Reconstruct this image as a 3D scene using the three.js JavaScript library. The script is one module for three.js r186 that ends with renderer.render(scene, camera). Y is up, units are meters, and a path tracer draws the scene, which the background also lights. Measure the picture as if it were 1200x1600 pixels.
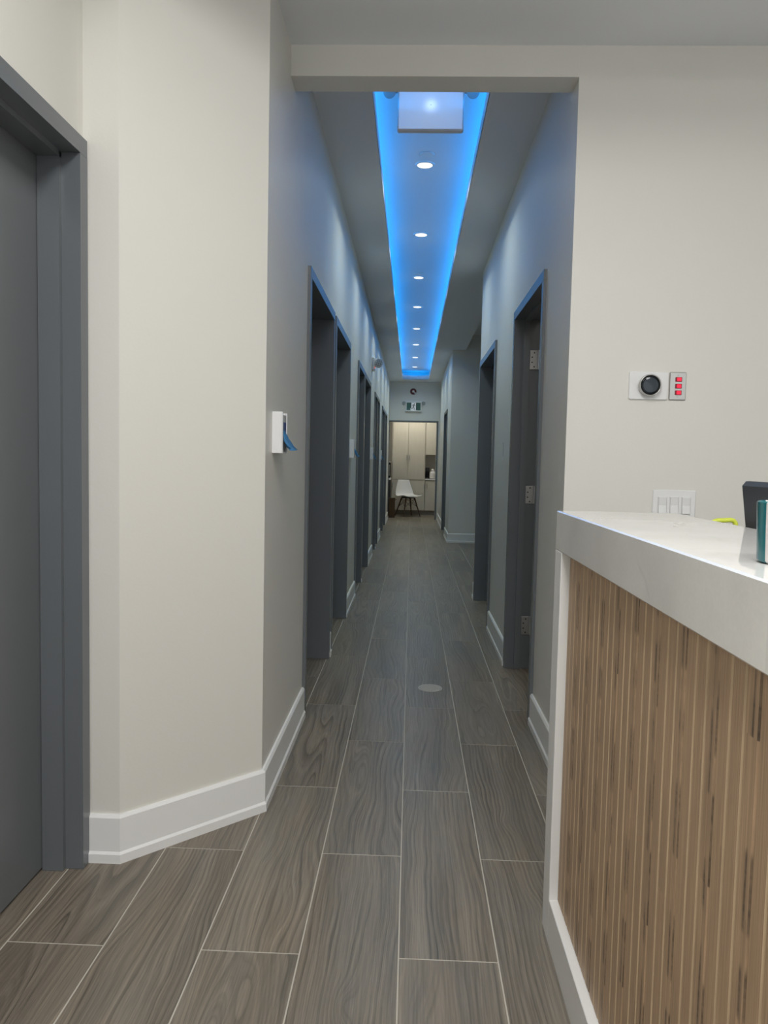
import * as THREE from 'three';
import { RectAreaLightUniformsLib } from 'three/addons/lights/RectAreaLightUniformsLib.js';
import { mergeGeometries } from 'three/addons/utils/BufferGeometryUtils.js';

// ---------------------------------------------------------------- camera, light, exposure
RectAreaLightUniformsLib.init();
const scene = new THREE.Scene();
scene.background = new THREE.Color().setRGB(1.3, 1.36, 1.42);     // overcast daylight outside the shop window behind the camera
const camera = new THREE.PerspectiveCamera(2 * Math.atan(800 / 1202) * 180 / Math.PI, 0.75, 0.02, 60);
camera.position.set(0, 1.15, 0);
camera.rotation.order = 'YXZ';
camera.rotation.set(-0.0657, 0.0342, 0.0213);
scene.add(camera);
const renderer = new THREE.WebGLRenderer({ antialias: true });
renderer.toneMapping = THREE.LinearToneMapping;
renderer.toneMappingExposure = 1.0;
renderer.shadowMap.enabled = true;
renderer.shadowMap.type = THREE.PCFSoftShadowMap;
const LOBBY_PANEL = 26;      // nits-like intensity of the lobby ceiling panels
const DOWNLIGHT = 3.0;        // candela of each corridor downlight
const COVE = 17;              // blue strips in the ceiling tray
const KITCHEN_PANEL = 15;
const TREAT_PANEL = 3;

// ---------------------------------------------------------------- seeded noise
function rng(seed) { let a = seed >>> 0; return () => { a = (a + 0x6D2B79F5) >>> 0; let t = a; t = Math.imul(t ^ (t >>> 15), t | 1); t ^= t + Math.imul(t ^ (t >>> 7), t | 61); return ((t ^ (t >>> 14)) >>> 0) / 4294967296; }; }
const R0 = rng(7);
const TAB = new Float32Array(65536); for (let i = 0; i < 65536; i++) TAB[i] = R0();
function vn(x, y) {
  const xi = Math.floor(x), yi = Math.floor(y); let fx = x - xi, fy = y - yi;
  fx = fx * fx * (3 - 2 * fx); fy = fy * fy * (3 - 2 * fy);
  const h = (a, b) => TAB[((a & 255) + ((b & 255) << 8))];
  const a = h(xi, yi), b = h(xi + 1, yi), c = h(xi, yi + 1), d = h(xi + 1, yi + 1);
  return a + (b - a) * fx + (c - a) * fy + (a - b - c + d) * fx * fy;
}
const fbm = (x, y, n = 4) => { let s = 0, a = 0.5; for (let i = 0; i < n; i++) { s += a * vn(x, y); x = x * 2.03 + 17.1; y = y * 2.03 + 5.3; a *= 0.5; } return s; };
const clamp = (v, a = 0, b = 1) => Math.min(b, Math.max(a, v));
const smooth = (a, b, v) => { const t = clamp((v - a) / (b - a)); return t * t * (3 - 2 * t); };
function dataTex(w, h, fn, srgb = true) {
  const d = new Uint8Array(w * h * 4);
  for (let y = 0, i = 0; y < h; y++) for (let x = 0; x < w; x++, i += 4) { const c = fn(x, y); d[i] = clamp(c[0], 0, 255); d[i + 1] = clamp(c[1], 0, 255); d[i + 2] = clamp(c[2], 0, 255); d[i + 3] = 255; }
  const t = new THREE.DataTexture(d, w, h, THREE.RGBAFormat); t.magFilter = THREE.LinearFilter; t.minFilter = THREE.LinearMipmapLinearFilter; t.generateMipmaps = true;
  t.wrapS = t.wrapT = THREE.RepeatWrapping; if (srgb) t.colorSpace = THREE.SRGBColorSpace; t.needsUpdate = true; return t;
}

// ---------------------------------------------------------------- textures
// porcelain wood-look planks: 8 x 2 plank faces in one atlas, each 0.228 m x 0.914 m
const PW = 256, PH = 1024, NV = 16;
const plankSpec = []; { const r = rng(21); for (let i = 0; i < NV; i++) plankSpec.push({ s: r() * 90, kind: i % 4, cu: 0.25 + 0.5 * r(), cv: 0.15 + 0.7 * r(), e: 0.10 + 0.07 * r(), f: 0.55 + 0.35 * r(), k: r() < 0.4 ? [0.2 + 0.6 * r(), 0.15 + 0.7 * r()] : null, tone: (r() - 0.5) * 7 }); }
const plankTex = dataTex(PW * 8, PH * 2, (px, py) => {
  const vi = Math.floor(px / PW) + 8 * Math.floor(py / PH), p = plankSpec[vi];
  const u = (px % PW) / PW, v = (py % PH) / PH;
  const U = u * 22.8, V = v * 91.4;                                  // centimetres
  const wr = fbm(U * 0.05 + p.s, V * 0.016 + p.s, 3) - 0.45, w2 = fbm(U * 0.20 + p.s, V * 0.06, 2) - 0.4;
  let q = U * 0.9 + wr * [17, 15, 8, 12][p.kind] + w2 * 1.6;
  if (p.kind === 0) { const du = (u - p.cu) * 22.8, dv = (v - p.cv) * 91.4 * p.e; const m = Math.exp(-(du * du) / 26) * Math.exp(-(dv * dv) / 30); q = q * (1 - m) + m * (Math.sqrt(du * du + dv * dv + 0.3) * 1.2 + wr * 9 + w2 * 2); }
  if (p.kind === 1) { const du = (u - p.cu) * 22.8, dv = (v - p.cv) * 91.4; const m = Math.exp(-(du * du) / 22); q = q * (1 - m * 0.9) + m * (Math.sqrt(du * du + 1.5) * 1.1 + dv * 0.11 + wr * 9 + w2 * 2); }
  if (p.k) { const du = (u - p.k[0]) * 22.8, dv = (v - p.k[1]) * 91.4 * 0.4; const d = Math.sqrt(du * du + dv * dv); q += 2.2 * Math.exp(-d * d / 7) * (1 + 0.5 * wr); }
  q *= p.f * [0.62, 0.62, 0.95, 0.8][p.kind];
  const ring = (z, sd) => { const t = z - Math.floor(z), id = Math.floor(z), am = Math.pow(vn(id * 3.7 + sd, V * 0.025 + sd), 1.6); return [t * t * t * (1 - smooth(0.93, 1, t)) * am, smooth(0, 0.25, t) * (1 - smooth(0.25, 0.7, t)) * am]; };
  const [l1, p1] = ring(q, p.s), [l2, p2] = ring(q * 2.7 + 5, p.s + 31);
  const fib = fbm(U * 4 + p.s + q * 0.6, V * 0.10, 4) - 0.47, fine = vn(U * 15 + p.s, V * 0.5) - 0.5, band = fbm(q * 0.35 + p.s * 2, V * 0.012 + p.s, 3) - 0.45;
  const L = 117 + p.tone - 46 * l1 - 24 * l2 + 15 * p1 + 10 * p2 + fib * 34 + fine * 8 + band * 42;
  const warm = (fbm(U * 0.15 + 40, V * 0.03 + p.s, 2) - 0.4) * 7;
  return [L * 1.035 + warm, L * 0.96, L * 0.855 - warm];
});
// walnut-print slat faces: 4 strips side by side
const slatTex = dataTex(640, 1024, (px, py) => {
  const vi = Math.floor(px / 128), u = (px % 128) / 128, v = py / 1024;
  const U = u * 3.3, V = v * 92;
  if (vi === 4) { const e = 180 + (fbm(U * 3, V * 0.12, 3) - 0.45) * 30; return [e * 1.06, e * 0.93, e * 0.76]; }
  let L = 150 + (fbm(U * 7 + vi * 31, V * 0.10 + vi, 4) - 0.47) * 46 + (vn(U * 30, V * 0.8) - 0.5) * 7 + (fbm(U * 0.5 + vi * 9, V * 0.02, 2) - 0.4) * 16;
  if (vi === 2 || vi === 3) {                                                      // boards that carry a broken dark heart line
    const c = 0.62 + 0.10 * (fbm(V * 0.07 + vi * 11, 3, 3) - 0.45), d = Math.abs(u - c);
    const br = smooth(0.30, 0.52, fbm(V * 0.22 + vi * 5, 9, 3)), grit = 0.45 + 0.55 * vn(V * 2.6, vi * 7 + 2);
    L -= 62 * Math.exp(-d * d / 0.004) * br * grit; L -= 20 * Math.exp(-d * d / 0.03) * (0.3 + br * 0.7);
    L += 16 * Math.exp(-Math.pow(u - c + 0.08, 2) / 0.0012) * (1 - br);
  }
  return [L * 1.15, L * 0.965, L * 0.775];
});
const quartzTex = dataTex(512, 512, (px, py) => {
  const U = px / 512 * 6, V = py / 512 * 6;
  const w = fbm(U * 0.8, V * 0.8, 4) * 3; const vein = Math.pow(1 - Math.abs(Math.sin((U * 0.9 + V * 0.55 + w) * 1.7)), 14) * smooth(0.42, 0.66, fbm(U * 0.9 + 8, V * 0.9 + 2, 3));
  const L = 221 + (fbm(U * 1.2 + 4, V * 1.2, 4) - 0.46) * 24 - vein * 34 + (vn(px * 0.7, py * 0.7) - 0.5) * 4;
  return [L, L * 0.995, L * 0.98];
});
const paintBump = dataTex(256, 256, (px, py) => { const L = 128 + (fbm(px * 0.11, py * 0.11, 3) - 0.45) * 170; return [L, L, L]; }, false);
paintBump.repeat.set(6, 6);
const laminateTex = dataTex(256, 256, (px, py) => { const L = 205 + (fbm(px * 0.35, py * 0.02, 3) - 0.45) * 10; return [L, L * 0.985, L * 0.93]; });
const wickerBump = dataTex(128, 128, (px, py) => { const a = Math.abs(Math.sin(px * Math.PI / 8)), b = ((Math.floor(px / 8) + Math.floor(py / 8)) & 1) ? 1 : 0.35; const L = 70 + 140 * a * b; return [L, L * 0.8, L * 0.6]; });
wickerBump.repeat.set(3, 3);

// ---------------------------------------------------------------- materials
const std = (o) => new THREE.MeshStandardMaterial(o);
const phys = (o) => new THREE.MeshPhysicalMaterial(o);
const C = (r, g, b) => new THREE.Color().setRGB(r, g, b);
const M = {
  wall: std({ color: C(0.74, 0.725, 0.675), roughness: 0.42, bumpMap: paintBump, bumpScale: 0.00025 }),
  ceiling: std({ color: C(0.79, 0.81, 0.84), roughness: 0.85 }),
  trim: std({ color: C(0.82, 0.82, 0.81), roughness: 0.35 }),
  frame: std({ color: C(0.142, 0.155, 0.168), roughness: 0.24 }),
  leaf: std({ color: C(0.140, 0.150, 0.160), roughness: 0.36 }),
  grout: std({ color: C(0.50, 0.47, 0.41), roughness: 0.9 }),
  plank: [0.97, 1.0, 1.04].map((k) => std({ map: plankTex, color: C(k, k, k), roughness: 0.36 })),
  quartz: std({ map: quartzTex, roughness: 0.03 }),
  deskWhite: std({ color: C(0.80, 0.80, 0.79), roughness: 0.35 }),
  slat: std({ map: slatTex, roughness: 0.5 }),
  slatBack: std({ color: C(0.33, 0.25, 0.16), roughness: 0.7 }),
  white: std({ color: C(0.80, 0.80, 0.80), roughness: 0.32 }),
  whiteGloss: std({ color: C(0.82, 0.82, 0.83), roughness: 0.2 }),
  steel: std({ color: C(0.56, 0.55, 0.53), roughness: 0.32, metalness: 1 }),
  hinge: std({ color: C(0.48, 0.48, 0.48), roughness: 0.42, metalness: 0.9 }),
  dark: std({ color: C(0.02, 0.021, 0.024), roughness: 0.4 }),
  screenBack: std({ color: C(0.022, 0.026, 0.034), roughness: 0.45 }),
  blackGlass: phys({ color: C(0.008, 0.009, 0.011), roughness: 0.08, specularIntensity: 0.45 }),
  dialFace: phys({ color: C(0.050, 0.062, 0.075), roughness: 0.10, specularIntensity: 0.6 }),
  red: std({ color: C(0.5, 0.01, 0.03), emissive: C(1.0, 0.015, 0.06), emissiveIntensity: 0.85, roughness: 0.4 }),
  redDark: std({ color: C(0.25, 0.01, 0.02), roughness: 0.4 }),
  bell: std({ color: C(0.115, 0.02, 0.026), roughness: 0.35 }),
  blueGlove: std({ color: C(0.05, 0.20, 0.42), roughness: 0.45 }),
  blueBox: std({ color: C(0.015, 0.05, 0.20), roughness: 0.5 }),
  greyBox: std({ color: C(0.42, 0.44, 0.44), roughness: 0.5 }),
  laminate: std({ map: laminateTex, roughness: 0.45 }),
  toe: std({ color: C(0.30, 0.28, 0.24), roughness: 0.6 }),
  chair: std({ color: C(0.78, 0.79, 0.80), roughness: 0.4 }),
  chairLeg: std({ color: C(0.085, 0.045, 0.028), roughness: 0.5 }),
  wicker: std({ map: wickerBump, color: C(0.40, 0.36, 0.32), roughness: 0.8, bumpMap: wickerBump, bumpScale: 0.004 }),
  teal: std({ color: C(0.03, 0.17, 0.18), roughness: 0.25 }),
  lime: std({ color: C(0.52, 0.58, 0.05), roughness: 0.35 }),
  led: std({ color: C(0.02, 0.1, 0.3), emissive: C(0.0, 0.33, 1.0), emissiveIntensity: 4 }),
  lens: std({ color: C(0.9, 0.9, 0.85), emissive: C(1.0, 0.965, 0.86), emissiveIntensity: 1.9, roughness: 0.4 }),
  panel: std({ color: C(0.9, 0.9, 0.9), emissive: C(1, 0.99, 0.97), emissiveIntensity: 1.6, roughness: 0.5 }),
  glass: phys({ color: C(0.95, 0.97, 0.97), roughness: 0.03, transmission: 1, thickness: 0 }),
  grate: std({ color: C(0.50, 0.50, 0.47), roughness: 0.45 }),
  scar: std({ color: C(0.80, 0.80, 0.77), roughness: 0.8 }),
  slit: std({ color: C(0.10, 0.095, 0.085), roughness: 0.9 }),
};

// ---------------------------------------------------------------- helpers
const taken = {};
function numbered(n) { const k = taken[n] = (taken[n] ?? -1) + 1; return k ? n + '_' + String(k).padStart(3, '0') : n; }
function shade(o) { o.traverse((m) => { if (m.isMesh) { m.castShadow = true; m.receiveShadow = true; } }); return o; }
function tag(o, label, category, group, kind) { o.userData.label = label; if (category) o.userData.category = category; if (group) o.userData.group = group; if (kind) o.userData.kind = kind; return o; }
function part(name, geo, mat, parent, pos, rot) {
  const m = new THREE.Mesh(Array.isArray(geo) ? merge(geo) : geo, mat); m.name = name; m.castShadow = m.receiveShadow = true;
  if (pos) m.position.set(...pos); if (rot) m.rotation.set(...rot); parent.add(m); return m;
}
function merge(list) { return mergeGeometries(list.map((g) => { const n = g.index ? g.toNonIndexed() : g; for (const k of Object.keys(n.attributes)) if (!['position', 'normal', 'uv'].includes(k)) n.deleteAttribute(k); return n; })); }
function mesh(name, geo, mat, label, category, group, kind) { const m = part(numbered(name), geo, mat, scene); return tag(m, label, category, group, kind); }
function thing(name, label, category, pos = [0, 0, 0], turn = 0, group, kind) { const g = new THREE.Group(); g.name = numbered(name); g.position.set(...pos); g.rotation.y = turn; scene.add(g); return tag(g, label, category, group, kind); }
// box with chamfered edges, uv in metres
function cbox(w, h, d, c = 0.002, at = [0, 0, 0]) {
  c = Math.min(c, w / 2.01, h / 2.01, d / 2.01);
  const H = [w / 2, h / 2, d / 2], P = [], N = [], UV = [];
  const quadOut = (pts) => {
    const a = new THREE.Vector3(...pts[0]), b = new THREE.Vector3(...pts[1]), e = new THREE.Vector3(...pts[2]);
    const n = b.clone().sub(a).cross(e.clone().sub(a)).normalize();
    const cen = pts.reduce((s, p) => s.add(new THREE.Vector3(...p)), new THREE.Vector3());
    const q = n.dot(cen) < 0 ? [...pts].reverse() : pts; if (n.dot(cen) < 0) n.negate();
    const ax = [Math.abs(n.x), Math.abs(n.y), Math.abs(n.z)], k = ax.indexOf(Math.max(...ax));
    const put = (p) => { P.push(p[0] + at[0], p[1] + at[1], p[2] + at[2]); N.push(n.x, n.y, n.z); const X = p[0] + at[0], Y = p[1] + at[1], Z = p[2] + at[2]; if (k === 0) UV.push(Z, Y); else if (k === 1) UV.push(X, Z); else UV.push(X, Y); };
    for (let i = 1; i + 1 < q.length; i++) { put(q[0]); put(q[i]); put(q[i + 1]); }
  };
  for (let k = 0; k < 3; k++) for (const s of [-1, 1]) {               // faces
    const a = (k + 1) % 3, b = (k + 2) % 3, pts = [];
    for (const [x, y] of [[-1, -1], [1, -1], [1, 1], [-1, 1]]) { const p = [0, 0, 0]; p[k] = s * H[k]; p[a] = x * (H[a] - c); p[b] = y * (H[b] - c); pts.push(p); }
    quadOut(pts);
  }
  for (let k = 0; k < 3; k++) { const a = (k + 1) % 3, b = (k + 2) % 3;
    for (const sa of [-1, 1]) for (const sb of [-1, 1]) { const pts = [];
      for (const [m, t] of [[0, -1], [0, 1], [1, 1], [1, -1]]) { const p = [0, 0, 0]; p[k] = t * (H[k] - c); p[a] = sa * (m ? H[a] - c : H[a]); p[b] = sb * (m ? H[b] : H[b] - c); pts.push(p); }
      quadOut(pts); } }
  for (const x of [-1, 1]) for (const y of [-1, 1]) for (const z of [-1, 1]) quadOut([[x * H[0], y * (H[1] - c), z * (H[2] - c)], [x * (H[0] - c), y * H[1], z * (H[2] - c)], [x * (H[0] - c), y * (H[1] - c), z * H[2]]]);
  const g = new THREE.BufferGeometry(); g.setAttribute('position', new THREE.Float32BufferAttribute(P, 3)); g.setAttribute('normal', new THREE.Float32BufferAttribute(N, 3)); g.setAttribute('uv', new THREE.Float32BufferAttribute(UV, 2)); return g;
}
// box by its corners
const ext = (x0, x1, y0, y1, z0, z1, c = 0.0005) => cbox(Math.abs(x1 - x0), Math.abs(y1 - y0), Math.abs(z1 - z0), c, [(x0 + x1) / 2, (y0 + y1) / 2, (z0 + z1) / 2]);
const cyl = (r0, r1, h, n = 32) => new THREE.CylinderGeometry(r0, r1, h, n);
function lathe(pts, n = 40) { return new THREE.LatheGeometry(pts.map((p) => new THREE.Vector2(...p)), n); }
function shapeOf(pts, holes = []) { const s = new THREE.Shape(pts.map((p) => new THREE.Vector2(...p))); for (const h of holes) s.holes.push(new THREE.Path(h.map((p) => new THREE.Vector2(...p)))); return s; }
// plan polygon ([x, z]) raised from y0 to y1
function prism(pts, y0, y1, holes = [], bevel = 0) {
  const fl = (a) => a.map(([x, z]) => [x, -z]);
  const g = new THREE.ExtrudeGeometry(shapeOf(fl(pts), holes.map(fl)), { depth: y1 - y0 - 2 * bevel, bevelEnabled: bevel > 0, bevelSize: bevel, bevelThickness: bevel, bevelOffset: -bevel, bevelSegments: 2, curveSegments: 12 });
  g.rotateX(-Math.PI / 2); g.translate(0, y0 + bevel, 0); return g;
}
function tube(pts, r, n = 24, k = 8) { return new THREE.TubeGeometry(new THREE.CatmullRomCurve3(pts.map((p) => new THREE.Vector3(...p))), n, r, k); }
function bar(a, b, r0, r1 = r0, k = 10) { const A = new THREE.Vector3(...a), B = new THREE.Vector3(...b), d = B.clone().sub(A); const g = new THREE.CylinderGeometry(r1, r0, d.length(), k); g.applyQuaternion(new THREE.Quaternion().setFromUnitVectors(new THREE.Vector3(0, 1, 0), d.clone().normalize())); g.translate((A.x + B.x) / 2, (A.y + B.y) / 2, (A.z + B.z) / 2); return g; }
// baseboard swept along a plan path with mitred corners; side = +1 / -1 picks which side of the path is the room
const BASE = [[0, 0], [0.018, 0], [0.018, 0.026], [0.0125, 0.033], [0.0125, 0.129], [0.0065, 0.137], [0, 0.137]];
function skirting(path, side) {
  const n = path.length, dirs = []; for (let i = 0; i + 1 < n; i++) { const d = new THREE.Vector2(path[i + 1][0] - path[i][0], path[i + 1][1] - path[i][1]).normalize(); dirs.push(d); }
  const nor = dirs.map((d) => new THREE.Vector2(-d.y * side, d.x * side));
  const off = path.map((p, i) => { const a = nor[Math.max(0, i - 1)], b = nor[Math.min(n - 2, i)]; const m = a.clone().add(b); return m.multiplyScalar(2 / m.lengthSq()); });
  const P = []; const pt = (i, k) => [path[i][0] + off[i].x * BASE[k][0], BASE[k][1], path[i][1] + off[i].y * BASE[k][0]];
  const tri = (a, b, c) => P.push(...a, ...b, ...c);
  for (let i = 0; i + 1 < n; i++) for (let k = 0; k < BASE.length; k++) { const l = (k + 1) % BASE.length, a = pt(i, k), b = pt(i + 1, k), c = pt(i + 1, l), d = pt(i, l); if (side > 0) { tri(a, b, c); tri(a, c, d); } else { tri(a, c, b); tri(a, d, c); } }
  for (const [i, f] of [[0, 1], [n - 1, -1]]) for (let k = 1; k + 1 < BASE.length; k++) { if (f * side > 0) tri(pt(i, 0), pt(i, k), pt(i, k + 1)); else tri(pt(i, 0), pt(i, k + 1), pt(i, k)); }
  const g = new THREE.BufferGeometry(); g.setAttribute('position', new THREE.Float32BufferAttribute(P, 3)); g.setAttribute('uv', new THREE.Float32BufferAttribute(new Float32Array(P.length / 3 * 2), 2)); g.computeVertexNormals(); return g;
}

// ---------------------------------------------------------------- measures
const XL = -0.465, XR = 0.561, XF = 0.549;          // corridor walls: left, right, far right
const ZH = -2.84, ZE = -15.5;                        // header plane, end wall
const YC = 2.745, YT = 2.93, YL = 2.63, YH = 2.522;  // corridor ceiling, tray top, lobby ceiling, header underside
const TL = 0.17, DH = 1.94;                          // left wall thickness, door opening height
const zoneS = (o, l, c) => tag(o, l, c, undefined, 'structure');
const S = (name, geo, mat, label, category) => { const m = part(name, geo, mat, scene); return zoneS(m, label, category); };

// door openings: [near z, far z] of the clear opening
const L_DOORS = [[-3.405, -4.38], [-4.545, -5.535], [-6.495, -7.2], [-7.325, -8.3], [-9.375, -9.97], [-10.105, -10.65], [-11.705, -12.7], [-12.865, -13.87]];
const R_DOORS = [[-3.415, -4.3], [-5.325, -6.42]];
const R_FAR = [[-12.145, -13.15]];
function wallAlongZ(x0, x1, z0, z1, y1, doors) {
  const g = []; let z = z0; const e = 0.02;
  for (const [a, b] of doors) { g.push(ext(x0, x1, 0, y1, z, a + e, 0.0004)); g.push(ext(x0, x1, DH + e, y1, a + e, b - e, 0.0004)); z = b - e; }
  g.push(ext(x0, x1, 0, y1, z, z1, 0.0004)); return merge(g);
}

// ---------------------------------------------------------------- setting: walls
S('wall_left', wallAlongZ(XL - TL, XL, -3.1, ZE, 3.1, L_DOORS), M.wall, 'long off-white corridor wall with eight dark door frames and glove holders', 'wall');
S('wall_diagonal', prism([[-0.90, -2.092], [-0.8027, -2.092], [XL, -2.4384], [XL, -3.1], [XL - TL, -3.1], [XL - TL, -2.7], [-1.05, -2.28], [-1.05, -2.092]], 0, 3.1), M.wall, 'cream wall corner cut diagonally between the entrance door and the corridor', 'wall');
S('wall_entry', merge([ext(-1.05, -0.90, 0, 3.1, -2.092, -2.06), ext(-1.05, -0.90, DH + 0.02, 3.1, -2.06, -1.11), ext(-1.05, -0.90, 0, 3.1, -1.11, 2.6)]), M.wall, 'cream side wall around the grey door beside the diagonal corner', 'wall');
S('wall_front', merge([ext(XL, XR, YH, 3.1, ZH, ZH - 0.117), ext(XR, 3.35, 0, 3.1, ZH, ZH - 0.117)]), M.wall, 'off-white reception wall and header over the corridor mouth', 'wall');
S('wall_right', wallAlongZ(XR, XR + 0.14, ZH - 0.117, -6.56, 3.1, R_DOORS), M.wall, 'right corridor wall with two dark door frames before the side passage', 'wall');
S('wall_right_far', wallAlongZ(XF, XF + 0.14, -11.05, ZE, 3.1, R_FAR), M.wall, 'right corridor wall beyond the side passage', 'wall');
S('wall_passage', merge([ext(XF + 0.14, 2.4, 0, 3.1, -11.05, -11.19), ext(XR + 0.14, 2.4, 0, 3.1, -6.42, -6.56), ext(2.4, 2.54, 0, 3.1, -6.42, -11.19)]), M.wall, 'walls of the side passage opening off the corridor', 'wall');
S('wall_end', merge([ext(XL - TL, -0.455, 0, 3.1, ZE, ZE - 0.13), ext(0.487, XF + 0.14, 0, 3.1, ZE, ZE - 0.13), ext(-0.455, 0.487, 1.945, 3.1, ZE, ZE - 0.13), ext(-1.8, XL - TL, 0, 3.1, ZE, ZE - 0.13), ext(XF + 0.14, 1.8, 0, 3.1, ZE, ZE - 0.13)]), M.wall, 'corridor end wall with the kitchen opening, bell and exit sign', 'wall');
S('wall_kitchen', merge([ext(-1.8, 1.8, 0, 3.1, -17.36, -17.46), ext(-1.9, -1.8, 0, 3.1, ZE, -17.46), ext(1.8, 1.9, 0, 3.1, ZE, -17.46)]), M.wall, 'beige walls of the kitchen behind the corridor end', 'wall');
S('wall_treatment', merge([ext(2.2, 2.3, 0, 3.1, -2.957, -6.42), ext(XR + 0.14, 2.2, 0, 3.1, -5.0, -5.1)]), M.wall, 'walls of the treatment room behind the open door', 'wall');
S('wall_lobby', merge([ext(3.35, 3.5, 0, 3.1, -2.957, 2.6), ext(-1.05, -0.7, 0, 3.1, 2.6, 2.75), ext(2.9, 3.5, 0, 3.1, 2.6, 2.75), ext(-0.7, 2.9, 0, 0.35, 2.6, 2.75), ext(-0.7, 2.9, 2.45, 3.1, 2.6, 2.75)]), M.wall, 'lobby walls behind the reception counter and the entrance', 'wall');
S('wall_seal', merge([ext(-2.4, -2.3, 0, 3.1, -0.9, -15.6), ext(-2.3, -1.05, 0, 3.1, -0.9, -1.0), ext(-2.3, XL - TL, 0, 3.1, -15.5, -15.6), ext(-2.4, XL - TL, 2.6, 2.7, -0.9, -15.6), ext(-2.4, -1.1, -0.06, -0.002, -0.9, -15.6), ext(-1.1, XL - TL - 0.06, -0.06, -0.002, -2.95, -15.6)]), M.wall, 'unseen outer walls added to seal daylight out of the closed rooms behind the left doors', 'wall');  // unseen shell, added so sky light cannot leak round the left doors
{
  const g = new THREE.Group(); g.name = 'window_1'; g.position.set(1.1, 0.35, 2.675); scene.add(g); zoneS(g, 'wide shop window in the lobby wall facing the corridor', 'window');
  for (const x of [-1.78, -0.6, 0.6, 1.78]) part('mullion', cbox(0.045, 2.1, 0.08, 0.003), M.frame, g, [x, 1.05, 0]);
  for (const y of [0.0225, 2.0775]) part('rail', cbox(3.6, 0.045, 0.075, 0.003), M.frame, g, [0, y, 0]);
  for (const x of [-1.19, 0, 1.19]) part('pane', new THREE.PlaneGeometry(1.15, 2.02), M.glass, g, [x, 1.05, 0]);
}

// ---------------------------------------------------------------- setting: ceilings
function trayOutline(x0, x1, z0, z1, bulge) { const o = [[x0, z0], [x1, z0]]; for (let i = 0; i <= 16; i++) { const t = i / 16, x = x1 + (x0 - x1) * t; o.push([x, z1 - bulge * (1 - Math.pow(2 * t - 1, 2))]); } return o; }
const TX0 = -0.207, TX1 = 0.302, TZ0 = -3.12, TZ1 = -14.98;
const hole = trayOutline(TX0, TX1, TZ0, TZ1, 0.15), holeOut = trayOutline(TX0 - 0.014, TX1 + 0.014, TZ0 + 0.014, TZ1 - 0.012, 0.152);
S('ceiling', prism([[XL - 0.02, ZH - 0.11], [0.70, ZH - 0.11], [0.70, ZE - 0.01], [XL - 0.02, ZE - 0.01]], YC, YC + 0.016, [hole]), M.ceiling, 'white dropped corridor ceiling around the long blue-lit tray', 'ceiling');
S('ceiling_tray', merge([ext(XL - 0.02, 0.70, YT, YT + 0.06, ZH - 0.117, ZE)]), M.ceiling, 'white raised tray ceiling that carries the downlights', 'ceiling');
S('trim_1', prism(holeOut, YC + 0.001, YC + 0.083, [hole], 0), M.ceiling, 'upstanding white lip round the edge of the lit ceiling tray', 'trim');
S('trim_2', merge([ext(TX0 - 0.205, TX0 - 0.19, YC + 0.016, YT, TZ0 + 0.1, ZE), ext(TX1 + 0.19, TX1 + 0.205, YC + 0.016, YT, TZ0 + 0.1, ZE), ext(TX0 - 0.205, TX1 + 0.205, YC + 0.016, YT, ZE + 0.02, ZE + 0.005), ext(TX0 - 0.205, TX1 + 0.205, YC + 0.016, YT, TZ0 + 0.1, TZ0 + 0.115)]), M.ceiling, 'side walls of the ceiling tray cavity', 'trim');
S('ceiling_passage', merge([ext(0.69, 2.4, 2.96, 3.05, -6.56, -11.05), ext(0.70, 0.735, YC, 2.96, -6.56, -11.05)]), M.ceiling, 'higher white ceiling of the side passage', 'ceiling');
const LTX0 = -0.42, LTX1 = 2.7, LTZ0 = 1.7, LTZ1 = -1.55;
S('ceiling_lobby', merge([prism([[-0.905, 2.61], [3.36, 2.61], [3.36, ZH - 0.01], [XL - 0.01, ZH - 0.01], [XL - 0.01, -2.45], [-0.81, -2.10], [-0.905, -2.10]], YL, YL + 0.02, [[[LTX0, LTZ0], [LTX1, LTZ0], [LTX1, LTZ1], [LTX0, LTZ1]]]),
  ext(LTX0 - 0.02, LTX1 + 0.02, YL + 0.2, YL + 0.25, LTZ0 + 0.02, LTZ1 - 0.02), ext(LTX0 - 0.02, LTX0, YL + 0.01, YL + 0.21, LTZ0, LTZ1), ext(LTX1, LTX1 + 0.02, YL + 0.01, YL + 0.21, LTZ0, LTZ1), ext(LTX0, LTX1, YL + 0.01, YL + 0.21, LTZ0, LTZ0 + 0.02), ext(LTX0, LTX1, YL + 0.01, YL + 0.21, LTZ1 - 0.02, LTZ1)]), M.ceiling, 'white lobby ceiling with a raised tray', 'ceiling');
S('ceiling_kitchen', ext(-1.8, 1.8, 2.5, 2.6, ZE - 0.13, -17.36), M.ceiling, 'white kitchen ceiling', 'ceiling');
S('ceiling_treatment', ext(XR + 0.14, 2.2, 2.5, 2.6, -2.957, -5.0), M.ceiling, 'white treatment room ceiling', 'ceiling');

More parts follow.
